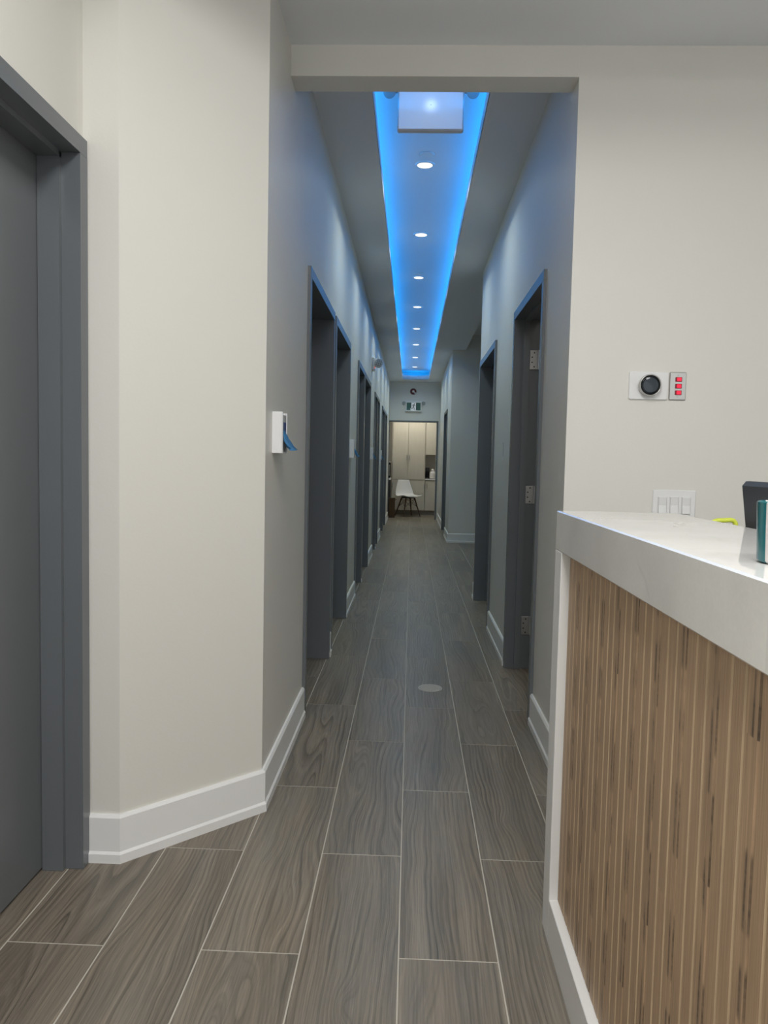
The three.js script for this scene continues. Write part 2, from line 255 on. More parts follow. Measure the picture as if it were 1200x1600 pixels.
// ---------------------------------------------------------------- setting: floor of wood-look planks
const floor = new THREE.Group(); floor.name = 'floor'; scene.add(floor); zoneS(floor, 'grey-brown wood-look plank tile floor with pale grout', 'floor');
part('grout', merge([ext(-1.1, 3.5, -0.06, -0.0007, 2.7, -2.9, 0), ext(XL - TL - 0.05, 2.5, -0.06, -0.0007, -2.9, -11.2, 0), ext(XL - TL - 0.05, 0.75, -0.06, -0.0007, -11.2, ZE - 0.1, 0), ext(-1.85, 1.85, -0.06, -0.0007, ZE - 0.1, -17.4, 0)]), M.grout, floor);
{
  const W = 0.2312, L = 0.9186, X0 = -0.0032, gap = 0.0034, r = rng(99), hidden = [[], [], []];
  const place = (k, x0, x1, z0, z1, solo) => {                       // z0 near, z1 far (z1 < z0)
    const odd = ((k % 2) + 2) % 2 === 1, base = odd ? -2.178 : -1.715;
    for (let j = Math.ceil((base - z0) / L) - 1; ; j++) {
      let a = base - j * L, b = a - L; if (a <= z1 + 0.03) break;
      const na = Math.min(a, z0), fb = Math.max(b, z1); if (na - fb < 0.03) continue;
      const xa = Math.max(X0 + k * W, x0), xb = Math.min(X0 + (k + 1) * W, x1); if (xb - xa < 0.02) continue;
      const w = xb - xa - gap, d = na - fb - gap, cx = (xa + xb) / 2, cz = (na + fb) / 2;
      const g = cbox(w, 0.012, d, 0.0005);
      const vi = Math.floor(r() * NV), fu = r() < 0.5, fv = r() < 0.5, uv = g.attributes.uv, po = g.attributes.position, m = Math.floor(r() * 3);
      for (let i = 0; i < uv.count; i++) {
        let u = (po.getX(i) + cx - X0 - k * W) / W, v = (a - (po.getZ(i) + cz)) / L; u = clamp(u, 0.01, 0.99); v = clamp(v, 0.004, 0.996);
        if (fu) u = 1 - u; if (fv) v = 1 - v;
        uv.setXY(i, ((vi % 8) + u) / 8, (Math.floor(vi / 8) + v) / 2);
      }
      g.translate(cx, -0.006, cz);
      if (solo(cx, cz)) { g.translate(-cx, 0.006, -cz); part('plank', g, M.plank[m], floor, [cx, -0.006, cz]); } else hidden[m].push(g);
    }
  };
  for (let k = -6; k < 15; k++) {
    if (k >= -3 && k < 3) place(k, -2, 3, 2.6, -17.36, (x, z) => z < -0.6);
    else { place(k, -1.1, 3.45, 2.6, -2.9, (x, z) => z < -0.6 && x < 0.9); if (k >= 3) place(k, 0, k < 11 ? 2.45 : 0, -2.9, -11.1, (x, z) => (z < -6.9 && x < 1.1) || (z > -5 && x < 1.2)); place(k, -1.8, 1.8, -15.55, -17.36, (x) => Math.abs(x) < 0.9); }
  }
  hidden.forEach((h, i) => { if (h.length) { const o = part('plank_field', merge(h), M.plank[i], floor); o.userData.kind = 'stuff'; } });
}

// ---------------------------------------------------------------- setting: baseboards
const dOut = (d) => [d[0] + 0.045, d[1] - 0.045];
S('baseboard_left', merge((() => {
  const g = [skirting([[-0.90 + 0.005, -2.092], [-0.8027, -2.092], [XL, -2.4384], [XL, dOut(L_DOORS[0])[0]]], 1)];
  for (let i = 0; i < L_DOORS.length; i++) { const a = dOut(L_DOORS[i])[1], b = i + 1 < L_DOORS.length ? dOut(L_DOORS[i + 1])[0] : ZE; if (a - b > 0.012) g.push(skirting([[XL, a], [XL, b]], 1)); }
  return g;
})()), M.trim, 'white stepped baseboard along the diagonal corner and left corridor wall', 'baseboard');
S('baseboard_right', merge([
  skirting([[3.35, ZH], [XR, ZH], [XR, dOut(R_DOORS[0])[0]]], -1), skirting([[XR, dOut(R_DOORS[0])[1]], [XR, dOut(R_DOORS[1])[0]]], -1), skirting([[XR, dOut(R_DOORS[1])[1]], [XR, -6.56], [2.4, -6.56]], -1),
]), M.trim, 'white stepped baseboard along the right corridor wall', 'baseboard');
S('baseboard_far', merge([skirting([[2.4, -11.05], [XF, -11.05], [XF, dOut(R_FAR[0])[0]]], -1), skirting([[XF, dOut(R_FAR[0])[1]], [XF, ZE]], -1)]), M.trim, 'white stepped baseboard round the corner beyond the side passage', 'baseboard');

// ---------------------------------------------------------------- doors
// local axes: x along the wall, y up, z out of the wall towards the viewer's side
function jambGeo(a, s, o) {     // plan profile of one jamb, s = side
  const { s1, s2, T, st = 0.015, face = 0.045, proud = 0.014 } = o;
  const p = [[a, proud], [a + face, proud], [a + face, 0], [a + 0.02, 0], [a + 0.02, -T], [a, -T], [a, -s2], [a - st, -s2], [a - st, -s1], [a, -s1]];
  return p.map(([x, z]) => [x * s, z]);
}
function makeDoor(n, o, label) {
  const { x, z0, z1, side } = o, a = Math.abs(z0 - z1) / 2;
  const g = new THREE.Group(); g.name = 'door_' + n; g.position.set(x, 0, (z0 + z1) / 2); g.rotation.y = side * Math.PI / 2; scene.add(g); zoneS(g, label, 'door');
  for (const s of [1, -1]) part('jamb', prism(jambGeo(a, s, o), 0, DH, [], 0.0012), M.frame, g);
  const { s1, s2, T, st = 0.015, face = 0.045, proud = 0.014 } = o;
  const hp = [[0, proud], [face, proud], [face, 0], [0.02, 0], [0.02, -T], [0, -T], [0, -s2], [-st, -s2], [-st, -s1], [0, -s1]];   // [up, out]
  const hg = new THREE.ExtrudeGeometry(shapeOf(hp.map(([u, w]) => [w, u])), { depth: 2 * (a + face) - 0.0024, bevelEnabled: true, bevelSize: 0.0012, bevelThickness: 0.0012, bevelOffset: -0.0012, bevelSegments: 2 });
  hg.rotateY(-Math.PI / 2); hg.translate(a + face - 0.0012, DH, 0);      // shape x (out) -> z, depth -> -x
  part('head', hg, M.frame, g);
  const lv = (lf, X, Z) => { const h = part('lever_handle', merge([bar([0, 0, 0], [0, 0, 0.012], 0.027, 0.027, 20), bar([0, 0, 0.01], [0, 0, 0.055], 0.010), bar([0, 0, 0.05], [-0.115 * Math.sign(X), -0.004, 0.05], 0.009, 0.008)]), M.hinge, lf, [X, 0.98, Z]); tag(h, 'brushed metal lever handle'); return h; };
  if (o.open) {                                                       // swung back into the room, hinged on the far jamb
    const lf = part('door_leaf', cbox(0.042, DH - 0.01, 2 * a - 0.01, 0.002), M.leaf, g, [-a - 0.012, DH / 2 + 0.004, -T - a - 0.012]);
    for (const [y0, y1] of [[0.194, 0.298], [0.933, 1.031], [1.672, 1.776]]) {
      const hg2 = part('hinge', merge([cbox(0.003, y1 - y0, 0.044, 0.001), bar([0.004, -(y1 - y0) / 2, -0.026], [0.004, (y1 - y0) / 2, -0.026], 0.0065, 0.0065, 12)]), M.hinge, g, [-a + 0.0018, (y0 + y1) / 2, -0.098]);
      tag(hg2, 'satin steel hinge plate with four screws');
      for (const [dy, dz] of [[0.038, 0.0], [0.014, 0.012], [-0.014, 0.012], [-0.038, 0.0]]) part('screw', cyl(0.0042, 0.0042, 0.0012, 10), M.dark, hg2, [0.0018, dy, dz - 0.002], [0, 0, Math.PI / 2]);
    }
    return g;
  }
  const lf = part('door_leaf', cbox(2 * a - 0.008, DH - 0.008, 0.04, 0.0015), M.leaf, g, [0, DH / 2 + 0.003, -s2 - 0.0215]);
  if (o.lever) { const h = lv(lf, o.lever * (a - 0.075), 0.02); h.position.y = 0.98 - DH / 2; }
  return g;
}
makeDoor(1, { x: -0.899, z0: -2.04, z1: -1.13, side: 1, s1: 0.036, s2: 0.095, T: 0.14 }, 'dark grey entrance side door and frame beside the diagonal white baseboard');
const LW = ['dark grey door frame beside the first glove holder, nearest the diagonal corner', 'dark grey door frame sharing a narrow strip of wall with the frame nearest the diagonal corner', 'narrow dark grey door frame under the emergency light, just past the second glove holder', 'dark grey door frame right after the narrow one under the emergency light', 'slim dark grey closet frame just past the third glove holder', 'slim dark grey closet frame just before the fourth glove holder', 'dark grey door frame just past the fourth glove holder', 'last dark grey door frame on the left wall, before the kitchen opening'];
L_DOORS.forEach(([a, b], i) => makeDoor(i + 2, { x: XL, z0: a, z1: b, side: 1, s1: 0.112, s2: 0.135, T: TL, lever: b - a < -0.8 ? -1 : 0 }, LW[i]));
makeDoor(10, { x: XR, z0: R_DOORS[0][0], z1: R_DOORS[0][1], side: -1, s1: 0.04, s2: 0.074, T: 0.14, open: true }, 'dark grey door frame with steel hinges, its door standing open into the room');
makeDoor(11, { x: XR, z0: R_DOORS[1][0], z1: R_DOORS[1][1], side: -1, s1: 0.08, s2: 0.10, T: 0.14 }, 'dark grey door frame at the corner of the side passage');
makeDoor(12, { x: XF, z0: R_FAR[0][0], z1: R_FAR[0][1], side: -1, s1: 0.08, s2: 0.10, T: 0.14, lever: 1 }, 'dark grey door frame on the right wall beyond the side passage');
{ // lever seen inside the second right-hand frame
  const d = scene.getObjectByName('door_11'), lf = d.getObjectByName('door_leaf');
  tag(part('lever_handle', merge([bar([0, 0, 0], [0, 0, 0.012], 0.026, 0.026, 20), bar([0, 0, 0.01], [0, 0, 0.05], 0.010), bar([0, 0, 0.046], [-0.10, -0.055, 0.05], 0.010, 0.008)]), M.dark, lf, [0.02, 1.245 - DH / 2 - 0.003, 0.02]), 'dark lever handle');
}
// kitchen opening lining
{
  const g = new THREE.Group(); g.name = 'door_13'; g.position.set(0.016, 0, ZE); scene.add(g); zoneS(g, 'dark grey lined opening into the kitchen at the corridor end', 'door');
  for (const s of [-1, 1]) part('jamb', cbox(0.034, 1.945, 0.15, 0.002), M.frame, g, [s * (0.471 + 0.015) - (s < 0 ? 0.002 : -0.002), 0.9725, -0.065]);
  part('head', cbox(1.008, 0.03, 0.15, 0.002), M.frame, g, [0, 1.96, -0.065]);
}

// ---------------------------------------------------------------- blue cove light
{
  const w = TZ0 - TZ1;
  const blue = C(0.0, 0.33, 1.0), Y = 2.832;
  const strip = (x, i) => {                                            // tape on an angled channel, aimed across the tray
    const t = thing('led_strip', i ? 'blue light strip hidden behind the tray lip on the side passage side' : 'blue light strip hidden behind the tray lip on the glove holder side', 'light strip', [x, YC + 0.016, (TZ0 + TZ1) / 2], i ? Math.PI : 0);
    part('channel', ext(-0.012, 0.004, 0, Y - YC - 0.012, -w / 2 + 0.05, w / 2 - 0.05, 0.001), M.steel, t);
    part('tape', cbox(0.014, 0.003, w - 0.1, 0.0005), M.led, t, [0.001, Y - YC - 0.009, 0], [0, 0, -1.0]);
    const l = new THREE.RectAreaLight(blue, COVE, w - 0.1, 0.03); l.position.set(0.008, Y - YC - 0.004, 0); l.castShadow = true; t.add(l);
    t.updateMatrixWorld(); l.lookAt(new THREE.Vector3(0.008 + 0.85, Y - YC - 0.004 + 0.53, 0).applyMatrix4(t.matrixWorld));
  };
  strip(TX0 - 0.15, 0); strip(TX1 + 0.15, 1);
  const t = thing('led_strip', 'short blue light strip hidden behind the curved end of the tray', 'light strip', [(TX0 + TX1) / 2, YC + 0.016, -15.30]);
  part('tape', cbox(0.44, 0.003, 0.012, 0.0005), M.led, t, [0, 0.0015, 0]);
  const l = new THREE.RectAreaLight(blue, COVE * 0.7, 0.44, 0.03); l.position.set(0, 0.006, 0); l.rotation.x = Math.PI / 2; l.castShadow = true; t.add(l);
}
// ---------------------------------------------------------------- corridor downlights
{
  const zs = [-4.74, -6.157, -7.56, -8.97, -10.41, -11.81, -13.24, -14.56], xs = [0.039, 0.034, 0.028, 0.026, 0.027, 0.026, 0.024, 0.02];
  const names = ['first', 'second', 'third', 'fourth', 'fifth', 'sixth', 'seventh', 'eighth'];
  zs.forEach((z, i) => {
    const t = thing('downlight', `round white recessed downlight in the blue tray, ${names[i]} from the hanging sign box`, 'downlight', [xs[i], YT, z], 0, 'downlights in the corridor tray');
    part('trim_ring', lathe([[0.044, -0.001], [0.046, -0.007], [0.056, -0.006], [0.060, -0.001], [0.060, 0.0]], 40), M.white, t);
    part('lens', cyl(0.045, 0.045, 0.004, 36), M.lens, t, [0, -0.004, 0]);
    const s = new THREE.SpotLight(C(0.86, 1.0, 0.93), DOWNLIGHT, 0, 1.28, 1.0, 2); s.position.set(0, -0.012, 0); s.target.position.set(0, -1.5, 0); s.castShadow = true; s.shadow.radius = 2; s.shadow.mapSize.set(512, 512); t.add(s); t.add(s.target);
  });
  for (const [x, z, l] of [[0.047, -4.585, 'flat round white cover plate beside the first downlight'], [0.025, -7.42, 'flat round white cover plate beside the third downlight']]) {
    const t = thing('sprinkler_cover', l, 'cover plate', [x, YT, z]);
    part('plate', lathe([[0, -0.006], [0.040, -0.006], [0.043, -0.003], [0.043, 0]], 40), M.white, t); part('rim', new THREE.TorusGeometry(0.044, 0.0016, 6, 40), M.steel, t, [0, -0.0015, 0], [Math.PI / 2, 0, 0]);
  }
}
// ---------------------------------------------------------------- lobby, kitchen and treatment-room ceiling panels
function ceilingPanel(x, y, z, w, d, I, color, label) {
  const t = thing('ceiling_panel', label, 'ceiling light', [x, y, z]);
  part('frame', merge([ext(-w / 2 - 0.02, w / 2 + 0.02, -0.012, 0, d / 2, d / 2 + 0.02), ext(-w / 2 - 0.02, w / 2 + 0.02, -0.012, 0, -d / 2 - 0.02, -d / 2), ext(-w / 2 - 0.02, -w / 2, -0.012, 0, -d / 2, d / 2), ext(w / 2, w / 2 + 0.02, -0.012, 0, -d / 2, d / 2)]), M.white, t);
  part('diffuser', cbox(w, 0.004, d, 0.0005), M.panel, t, [0, -0.004, 0]);
  const l = new THREE.RectAreaLight(color, I, w, d); l.position.set(0, -0.009, 0); l.rotation.x = -Math.PI / 2; l.castShadow = true; t.add(l);
}
for (const [x, z, n] of [[0.1, -0.72, 'nearest the counter end'], [0.1, 0.75, 'in the middle of the lobby'], [1.5, 0.75, 'behind the reception desk']]) ceilingPanel(x, YL + 0.2, z, 0.6, 0.6, LOBBY_PANEL, C(1.0, 0.985, 0.96), 'square white lobby ceiling light ' + n);
ceilingPanel(0.0, 2.5, -16.2, 1.0, 0.25, KITCHEN_PANEL, C(1.0, 0.93, 0.78), 'white ceiling light in the kitchen');
ceilingPanel(1.35, 2.5, -3.9, 0.5, 0.5, TREAT_PANEL, C(1.0, 0.88, 0.68), 'white ceiling light in the treatment room');

// ---------------------------------------------------------------- exit signs
function exitFace() {
  const c = document.createElement('canvas'); c.width = 512; c.height = 256; const g = c.getContext('2d');
  g.fillStyle = '#0d4a3f'; g.fillRect(0, 0, 512, 256);
  g.fillStyle = '#eaf6ff'; g.fillRect(172, 0, 170, 256);
  g.fillStyle = '#04100e'; g.fillRect(344, 0, 22, 256); g.fillRect(158, 0, 14, 190);
  g.fillStyle = '#eaf6ff'; g.beginPath(); g.moveTo(128, 206); g.lineTo(172, 168); g.lineTo(172, 256); g.lineTo(160, 256); g.fill();
  g.strokeStyle = '#06130f'; g.fillStyle = '#06130f'; g.lineCap = 'round'; g.lineJoin = 'round';
  g.beginPath(); g.arc(284, 38, 18, 0, 7); g.fill();
  g.lineWidth = 34; g.beginPath(); g.moveTo(272, 72); g.lineTo(248, 132); g.stroke();
  g.lineWidth = 15; g.beginPath(); g.moveTo(268, 66); g.lineTo(226, 70); g.lineTo(204, 102); g.stroke();
  g.beginPath(); g.moveTo(280, 74); g.lineTo(300, 104); g.lineTo(328, 98); g.stroke();
  g.lineWidth = 19; g.beginPath(); g.moveTo(248, 136); g.lineTo(276, 178); g.lineTo(282, 236); g.stroke();
  g.beginPath(); g.moveTo(244, 138); g.lineTo(220, 186); g.lineTo(166, 200); g.stroke();
  const t = new THREE.CanvasTexture(c); t.colorSpace = THREE.SRGBColorSpace; return t;
}
const exitTex = exitFace();
const exitMat = std({ color: C(0.05, 0.05, 0.05), emissive: C(1, 1, 1), emissiveMap: exitTex, emissiveIntensity: 0.42, roughness: 0.3 });
function lampHead(t, s, y) {
  part('lamp_head', merge([bar([s * 0.160, y, 0.015], [s * 0.176, y - 0.004, 0.02], 0.008), (() => { const g = lathe([[0, -0.02], [0.016, -0.018], [0.027, 0.0], [0.030, 0.016], [0.026, 0.018], [0, 0.017]], 24); g.rotateX(1.9); g.translate(s * 0.196, y - 0.008, 0.028); return g; })()]), M.greyBox, t);
}
{
  const t = thing('exit_sign', 'lit green exit sign with running figure, on the wall above the kitchen opening', 'exit sign', [0.017, 2.154, ZE]);
  part('housing', merge([ext(-0.16, 0.16, 0, 0.21, 0, 0.035, 0.004), ext(-0.16, 0.16, 0, 0.026, 0.035, 0.048, 0.004), ext(-0.16, 0.16, 0.174, 0.21, 0.035, 0.048, 0.004), ext(-0.16, -0.138, 0.022, 0.178, 0.035, 0.048, 0.003), ext(0.138, 0.16, 0.022, 0.178, 0.035, 0.048, 0.003)]), M.white, t);
  tag(part('face', new THREE.PlaneGeometry(0.276, 0.148), exitMat, t, [0, 0.100, 0.0362]), 'green panel with a running figure in a doorway');
  lampHead(t, -1, 0.185); lampHead(t, 1, 0.185);
}
{
  const t = thing('exit_sign', 'blank white sign box hanging in the blue tray right behind the header', 'exit sign', [0.052, 2.716, -3.77]);
  part('housing', cbox(0.312, 0.205, 0.042, 0.006), M.whiteGloss, t, [0, 0.1025, 0]);
  const glow = dataTex(256, 168, (px, py) => { const X = (px / 255 - 0.5) * 0.3, Y = (py / 167 - 0.5) * 0.195 - 0.012, d = Math.hypot(X, Y), a = Math.atan2(Y, X); const k = 0.26 + 0.12 * clamp(1 - d / 0.16) + 0.6 * Math.exp(-d * d / 0.0007) * (0.8 + 0.4 * vn(a * 6 + 20, d * 60)); return [255 * Math.min(1, k * 0.92), 255 * Math.min(1, k * 0.97), 255 * Math.min(1, k)]; }, false);  // bluish glow with a bright centre drawn into the emissive map
  tag(part('face', new THREE.PlaneGeometry(0.300, 0.193), std({ color: C(0.78, 0.78, 0.8), roughness: 0.25, emissive: C(0.52, 0.63, 0.86), emissiveMap: glow, emissiveIntensity: 1.25 }), t, [0, 0.1025, 0.0214]), 'white plastic panel with a bluish emissive glow, brightest at its middle');
  part('canopy', cyl(0.05, 0.055, 0.010, 24), M.white, t, [0, 0.209, 0]);
  part('screw', cyl(0.0022, 0.0022, 0.002, 10), M.dark, t, [0, 0.115, 0.0218], [Math.PI / 2, 0, 0]);
  lampHead(t, -1, 0.178); lampHead(t, 1, 0.178);
}
{
  const t = thing('fire_bell', 'round dark red alarm bell with pale centre above the lit exit sign', 'alarm bell', [0.004, 2.553, ZE]);
  const dish = lathe([[0, 0.05], [0.022, 0.049], [0.048, 0.042], [0.060, 0.026], [0.064, 0.012], [0.060, 0.010], [0, 0.012]], 36); dish.rotateX(Math.PI / 2);
  part('gong', dish, M.bell, t); part('mount', cbox(0.07, 0.07, 0.014, 0.003), M.white, t, [0, 0, 0.007]);
  const cap = lathe([[0, 0.066], [0.018, 0.063], [0.024, 0.054], [0.024, 0.045]], 28); cap.rotateX(Math.PI / 2); part('centre_cap', cap, M.white, t);
  part('striker_box', cbox(0.03, 0.022, 0.03, 0.003), M.white, t, [0.034, -0.03, 0.044]);
}

// ---------------------------------------------------------------- emergency light on the left wall
{
  const t = thing('emergency_light', 'round ribbed emergency light with red indicator high on the left corridor wall', 'emergency light', [XL, 2.235, -8.72]);
  part('base', cbox(0.03, 0.14, 0.14, 0.008), M.white, t, [0.015, 0.0, 0]);
  const ax = new THREE.Group(); ax.name = 'head'; ax.position.set(0.058, 0.012, 0.03); ax.rotation.set(0.25, 0.55, -0.35); t.add(ax);
  const dish = lathe([[0, -0.05], [0.030, -0.048], [0.046, -0.02], [0.052, 0.03], [0.050, 0.034], [0, 0.030]], 32); dish.rotateX(Math.PI / 2);
  part('lamp_housing', dish, M.white, ax);
  for (let i = -1; i <= 1; i++) { part('rib', cbox(0.094, 0.005, 0.006, 0.001), M.greyBox, ax, [0, i * 0.024, 0.034]); part('rib', cbox(0.005, 0.094, 0.006, 0.001), M.greyBox, ax, [i * 0.024, 0, 0.034]); }
  part('indicator', new THREE.SphereGeometry(0.006, 12, 8), std({ color: C(0.5, 0.02, 0.02), emissive: C(1, 0.12, 0.08), emissiveIntensity: 1.2 }), t, [0.032, -0.045, 0.064]);
}

// ---------------------------------------------------------------- glove box holders and gloves
function gloveHolder() {
  const t = new THREE.Group();           // origin at the bottom back, near edge; x out of the wall, -z along it
  const shell = [[0, 0], [0.026, 0], [0.031, -0.003], [0.034, -0.008], [0.034, -0.016], [0.031, -0.016], [0.031, -0.009], [0.027, -0.004], [0.003, -0.004], [0.003, -0.106], [0.027, -0.106], [0.031, -0.101], [0.031, -0.096], [0.034, -0.096], [0.034, -0.104], [0.030, -0.110], [0, -0.110]];
  part('shell', prism(shell, 0, 0.138, [], 0.0006), M.whiteGloss, t);
  part('floor_plate', ext(0.002, 0.031, 0.001, 0.005, -0.107, -0.003), M.whiteGloss, t);
  return t;
}
function gloveBox() {
  const t = new THREE.Group();
  part('carton', ext(0.0045, 0.0285, 0.0055, 0.130, -0.104, -0.006, 0.001), M.greyBox, t);
  part('print', ext(0.0285, 0.0292, 0.074, 0.105, -0.103, -0.007, 0.0002), M.blueBox, t);
  const P = [], I = [], nu = 14, nv = 18;                                // a crumpled glove hanging from the slot
  for (let j = 0; j <= nv; j++) for (let i = 0; i <= nu; i++) {
    const u = i / nu - 0.5, v = j / nv; const w = 0.064 + 0.036 * v * v * v; const out = 0.030 + 0.006 * Math.sin(v * 3) + 0.030 * v * v * v;
    P.push(out + 0.009 * Math.sin(u * 17 + v * 4.2) * (0.12 + v) + 0.004 * (fbm(i * 0.7, j * 0.4, 2) - 0.4), 0.078 - 0.066 * v + 0.010 * Math.abs(u) * v * Math.sin(i), -0.052 + u * w - 0.022 * v * v);
  }
  for (let j = 0; j < nv; j++) for (let i = 0; i < nu; i++) { const a = j * (nu + 1) + i, b = a + 1, c = a + nu + 1, d = c + 1; I.push(a, c, b, b, c, d); }
  const g = new THREE.BufferGeometry(); g.setAttribute('position', new THREE.Float32BufferAttribute(P, 3)); g.setAttribute('uv', new THREE.Float32BufferAttribute(new Float32Array(P.length / 3 * 2), 2)); g.setIndex(I); g.computeVertexNormals();
  tag(part('glove', g, M.blueGlove, t), 'blue nitrile glove pulled out of the slot'); return t;
}
{
  const hs = gloveHolder(), bx = gloveBox();
  const spots = [[-2.556, 1.170, 'beside the frame nearest the diagonal corner'], [-5.78, 1.172, 'between the second frame and the narrow frame'], [-8.62, 1.168, 'under and past the emergency light'], [-11.02, 1.172, 'past the slim closet frames']];
  for (const [z, y, where] of spots) {
    const h = hs.clone(); h.name = numbered('glove_holder'); h.position.set(XL, y, z); scene.add(h); tag(h, 'white wall holder for a glove box ' + where, 'holder', 'glove box holders on the left wall');
    const b = bx.clone(); b.name = numbered('glove_box'); b.position.set(XL, y, z); scene.add(b); tag(b, 'box with blue glove hanging, in holder ' + where, 'glove box', 'glove boxes on the left wall');
  }
}

// ---------------------------------------------------------------- marks on the right wall between the doors
{
  const w = scene.getObjectByName('wall_right');
  part('slit', cbox(0.0008, 0.085, 0.006, 0.0001), M.slit, w, [XR - 0.0003, 1.238, -4.76]);
  part('plaster_patch', cyl(0.012, 0.012, 0.0008, 14), M.scar, w, [XR - 0.0003, 1.178, -4.775], [0, 0, Math.PI / 2]);
  part('plaster_patch', cyl(0.006, 0.006, 0.0008, 12), M.scar, w, [XR - 0.0003, 1.262, -4.98], [0, 0, Math.PI / 2]);
  part('plaster_patch', cbox(0.0008, 0.028, 0.005, 0.0001), M.scar, w, [XR - 0.0003, 0.82, -5.03]);
}

// ---------------------------------------------------------------- floor cleanout cover
{
  const t = thing('floor_cover', 'round metal grate cover set in the corridor floor', 'drain cover', [0.122, 0.0005, -3.865]);
  part('rim', lathe([[0.056, 0], [0.057, 0.003], [0.060, 0.003], [0.061, 0]], 40), M.grate, t);
  part('plate', cyl(0.057, 0.057, 0.001, 40), std({ color: C(0.035, 0.035, 0.033), roughness: 0.8 }), t, [0, 0.0006, 0]);
  for (let i = -5; i <= 5; i++) { const o = i * 0.0102, h = Math.sqrt(0.0555 * 0.0555 - o * o); part('bar', cbox(2 * h, 0.0022, 0.0048, 0.0006), M.grate, t, [o * Math.sin(0.62), 0.0021, o * Math.cos(0.62)], [0, 0.62, 0]); }
}

// ---------------------------------------------------------------- reception counter
{
  const x0 = 0.355, x1 = 0.64, zf = -1.875, zn = 0.55, yt = 1.04, yb = 0.946;
  const t = thing('reception_counter', 'white quartz reception counter with reeded walnut front panel', 'counter', [x0, 0, zf]);
  const q = (g) => { const uv = g.attributes.uv; for (let i = 0; i < uv.count; i++) uv.setXY(i, uv.getX(i) * 0.9, uv.getY(i) * 0.9); return g; };
  part('countertop', q(ext(0, x1 - x0, yb, yt, 0, zn - zf, 0.0025)), M.quartz, t);
  part('end_leg', ext(0, x1 - x0, 0, yb, 0, 0.075, 0.0015), M.deskWhite, t);
  part('plinth', ext(0, 0.10, 0, 0.107, 0.075, zn - zf, 0.0015), M.deskWhite, t);
  const back = part('slat_panel', ext(0.027, 0.055, 0.107, yb, 0.075, zn - zf, 0.0005), M.slatBack, t); tag(back, 'walnut-toned reeded panel');
  const pitch = 0.0365, r = rng(5); let i = 0; const gs = [];
  for (let z = 0.077; z + pitch < zn - zf; z += pitch, i++) {
    const vi = i % 3 === 2 ? 2 + (Math.floor(i / 3) % 2) : Math.floor(r() * 2), off = r(), sw = pitch - 0.0025;
    const g = cbox(0.008, yb - 0.107 - 0.001, sw, 0.0022); const uv = g.attributes.uv, p = g.attributes.position;
    const nn = g.attributes.normal; for (let k = 0; k < uv.count; k++) { const side = Math.abs(nn.getZ(k)) > 0.5; uv.setXY(k, side ? (i % 3 === 2 ? (2 + 0.58) / 5 : (4.2 + 0.6 * off) / 5) : (vi + 0.03 + 0.94 * clamp(p.getZ(k) / sw + 0.5)) / 5, (p.getY(k) / 0.92) + off); }
    part('slat', g, M.slat, back, [0.024, (yb + 0.107) / 2, z + pitch / 2]);
  }
  part('back_panel', ext(0.255, 0.275, 0, yb, 0.075, zn - zf), M.deskWhite, t);
}
{
  const t = thing('reception_desk', 'white work desk behind the reception counter', 'desk', [0.64, 0, -1.875]);
  part('worktop', ext(0.001, 0.62, 0.73, 0.76, 0, 2.425, 0.002), M.deskWhite, t);
  for (const z of [0.0, 2.4]) part('side_panel', ext(0.02, 0.60, 0, 0.73, z, z + 0.022, 0.001), M.deskWhite, t);
}
{ // monitor seen from behind
  const t = thing('monitor', 'black screen seen from behind, standing at the back edge of the counter', 'monitor', [0.706, 0.76, -1.355], Math.PI / 2);
  part('stand_base', cbox(0.2, 0.012, 0.13, 0.004), M.dark, t, [0, 0.006, 0.02]); part('stand_neck', cbox(0.05, 0.14, 0.022, 0.004), M.dark, t, [0, 0.08, 0.0]);
  const s = part('screen_housing', cbox(0.44, 0.27, 0.022, 0.008), M.screenBack, t, [0, 0.232, -0.015], [-0.13, 0, 0]); part('rear_cover', cbox(0.26, 0.14, 0.012, 0.004), M.dark, s, [0, -0.03, -0.015]); part('display', cbox(0.42, 0.25, 0.002, 0.0005), M.blackGlass, s, [0, 0, 0.0115]);
}
{ // mug
  const t = thing('mug', 'teal and white mug standing on the reception counter', 'mug', [0.449, 1.04, -0.915], 0.5);
  const c = document.createElement('canvas'); c.width = 512; c.height = 128; const g = c.getContext('2d'); g.fillStyle = '#1b5f66'; g.fillRect(0, 0, 512, 128);
  const rr = rng(3); for (let i = 0; i < 7; i++) { const x = i * 73 + 20; g.fillStyle = i % 2 ? '#cfc8c6' : '#0f4a52'; g.beginPath(); g.ellipse(x, 66 + 10 * rr(), 15 + 8 * rr(), 58, 0.12, 0, 7); g.fill(); }
  const tx = new THREE.CanvasTexture(c); tx.colorSpace = THREE.SRGBColorSpace;
  part('body', lathe([[0, 0.001], [0.034, 0], [0.0375, 0.004], [0.040, 0.071], [0.0385, 0.073], [0.037, 0.071], [0.035, 0.008], [0, 0.006]], 48), std({ map: tx, roughness: 0.22 }), t);
  const h = new THREE.TorusGeometry(0.024, 0.005, 10, 24, Math.PI); h.rotateZ(-Math.PI / 2); h.translate(0.038, 0.042, 0); part('handle', h, M.teal, t);
}
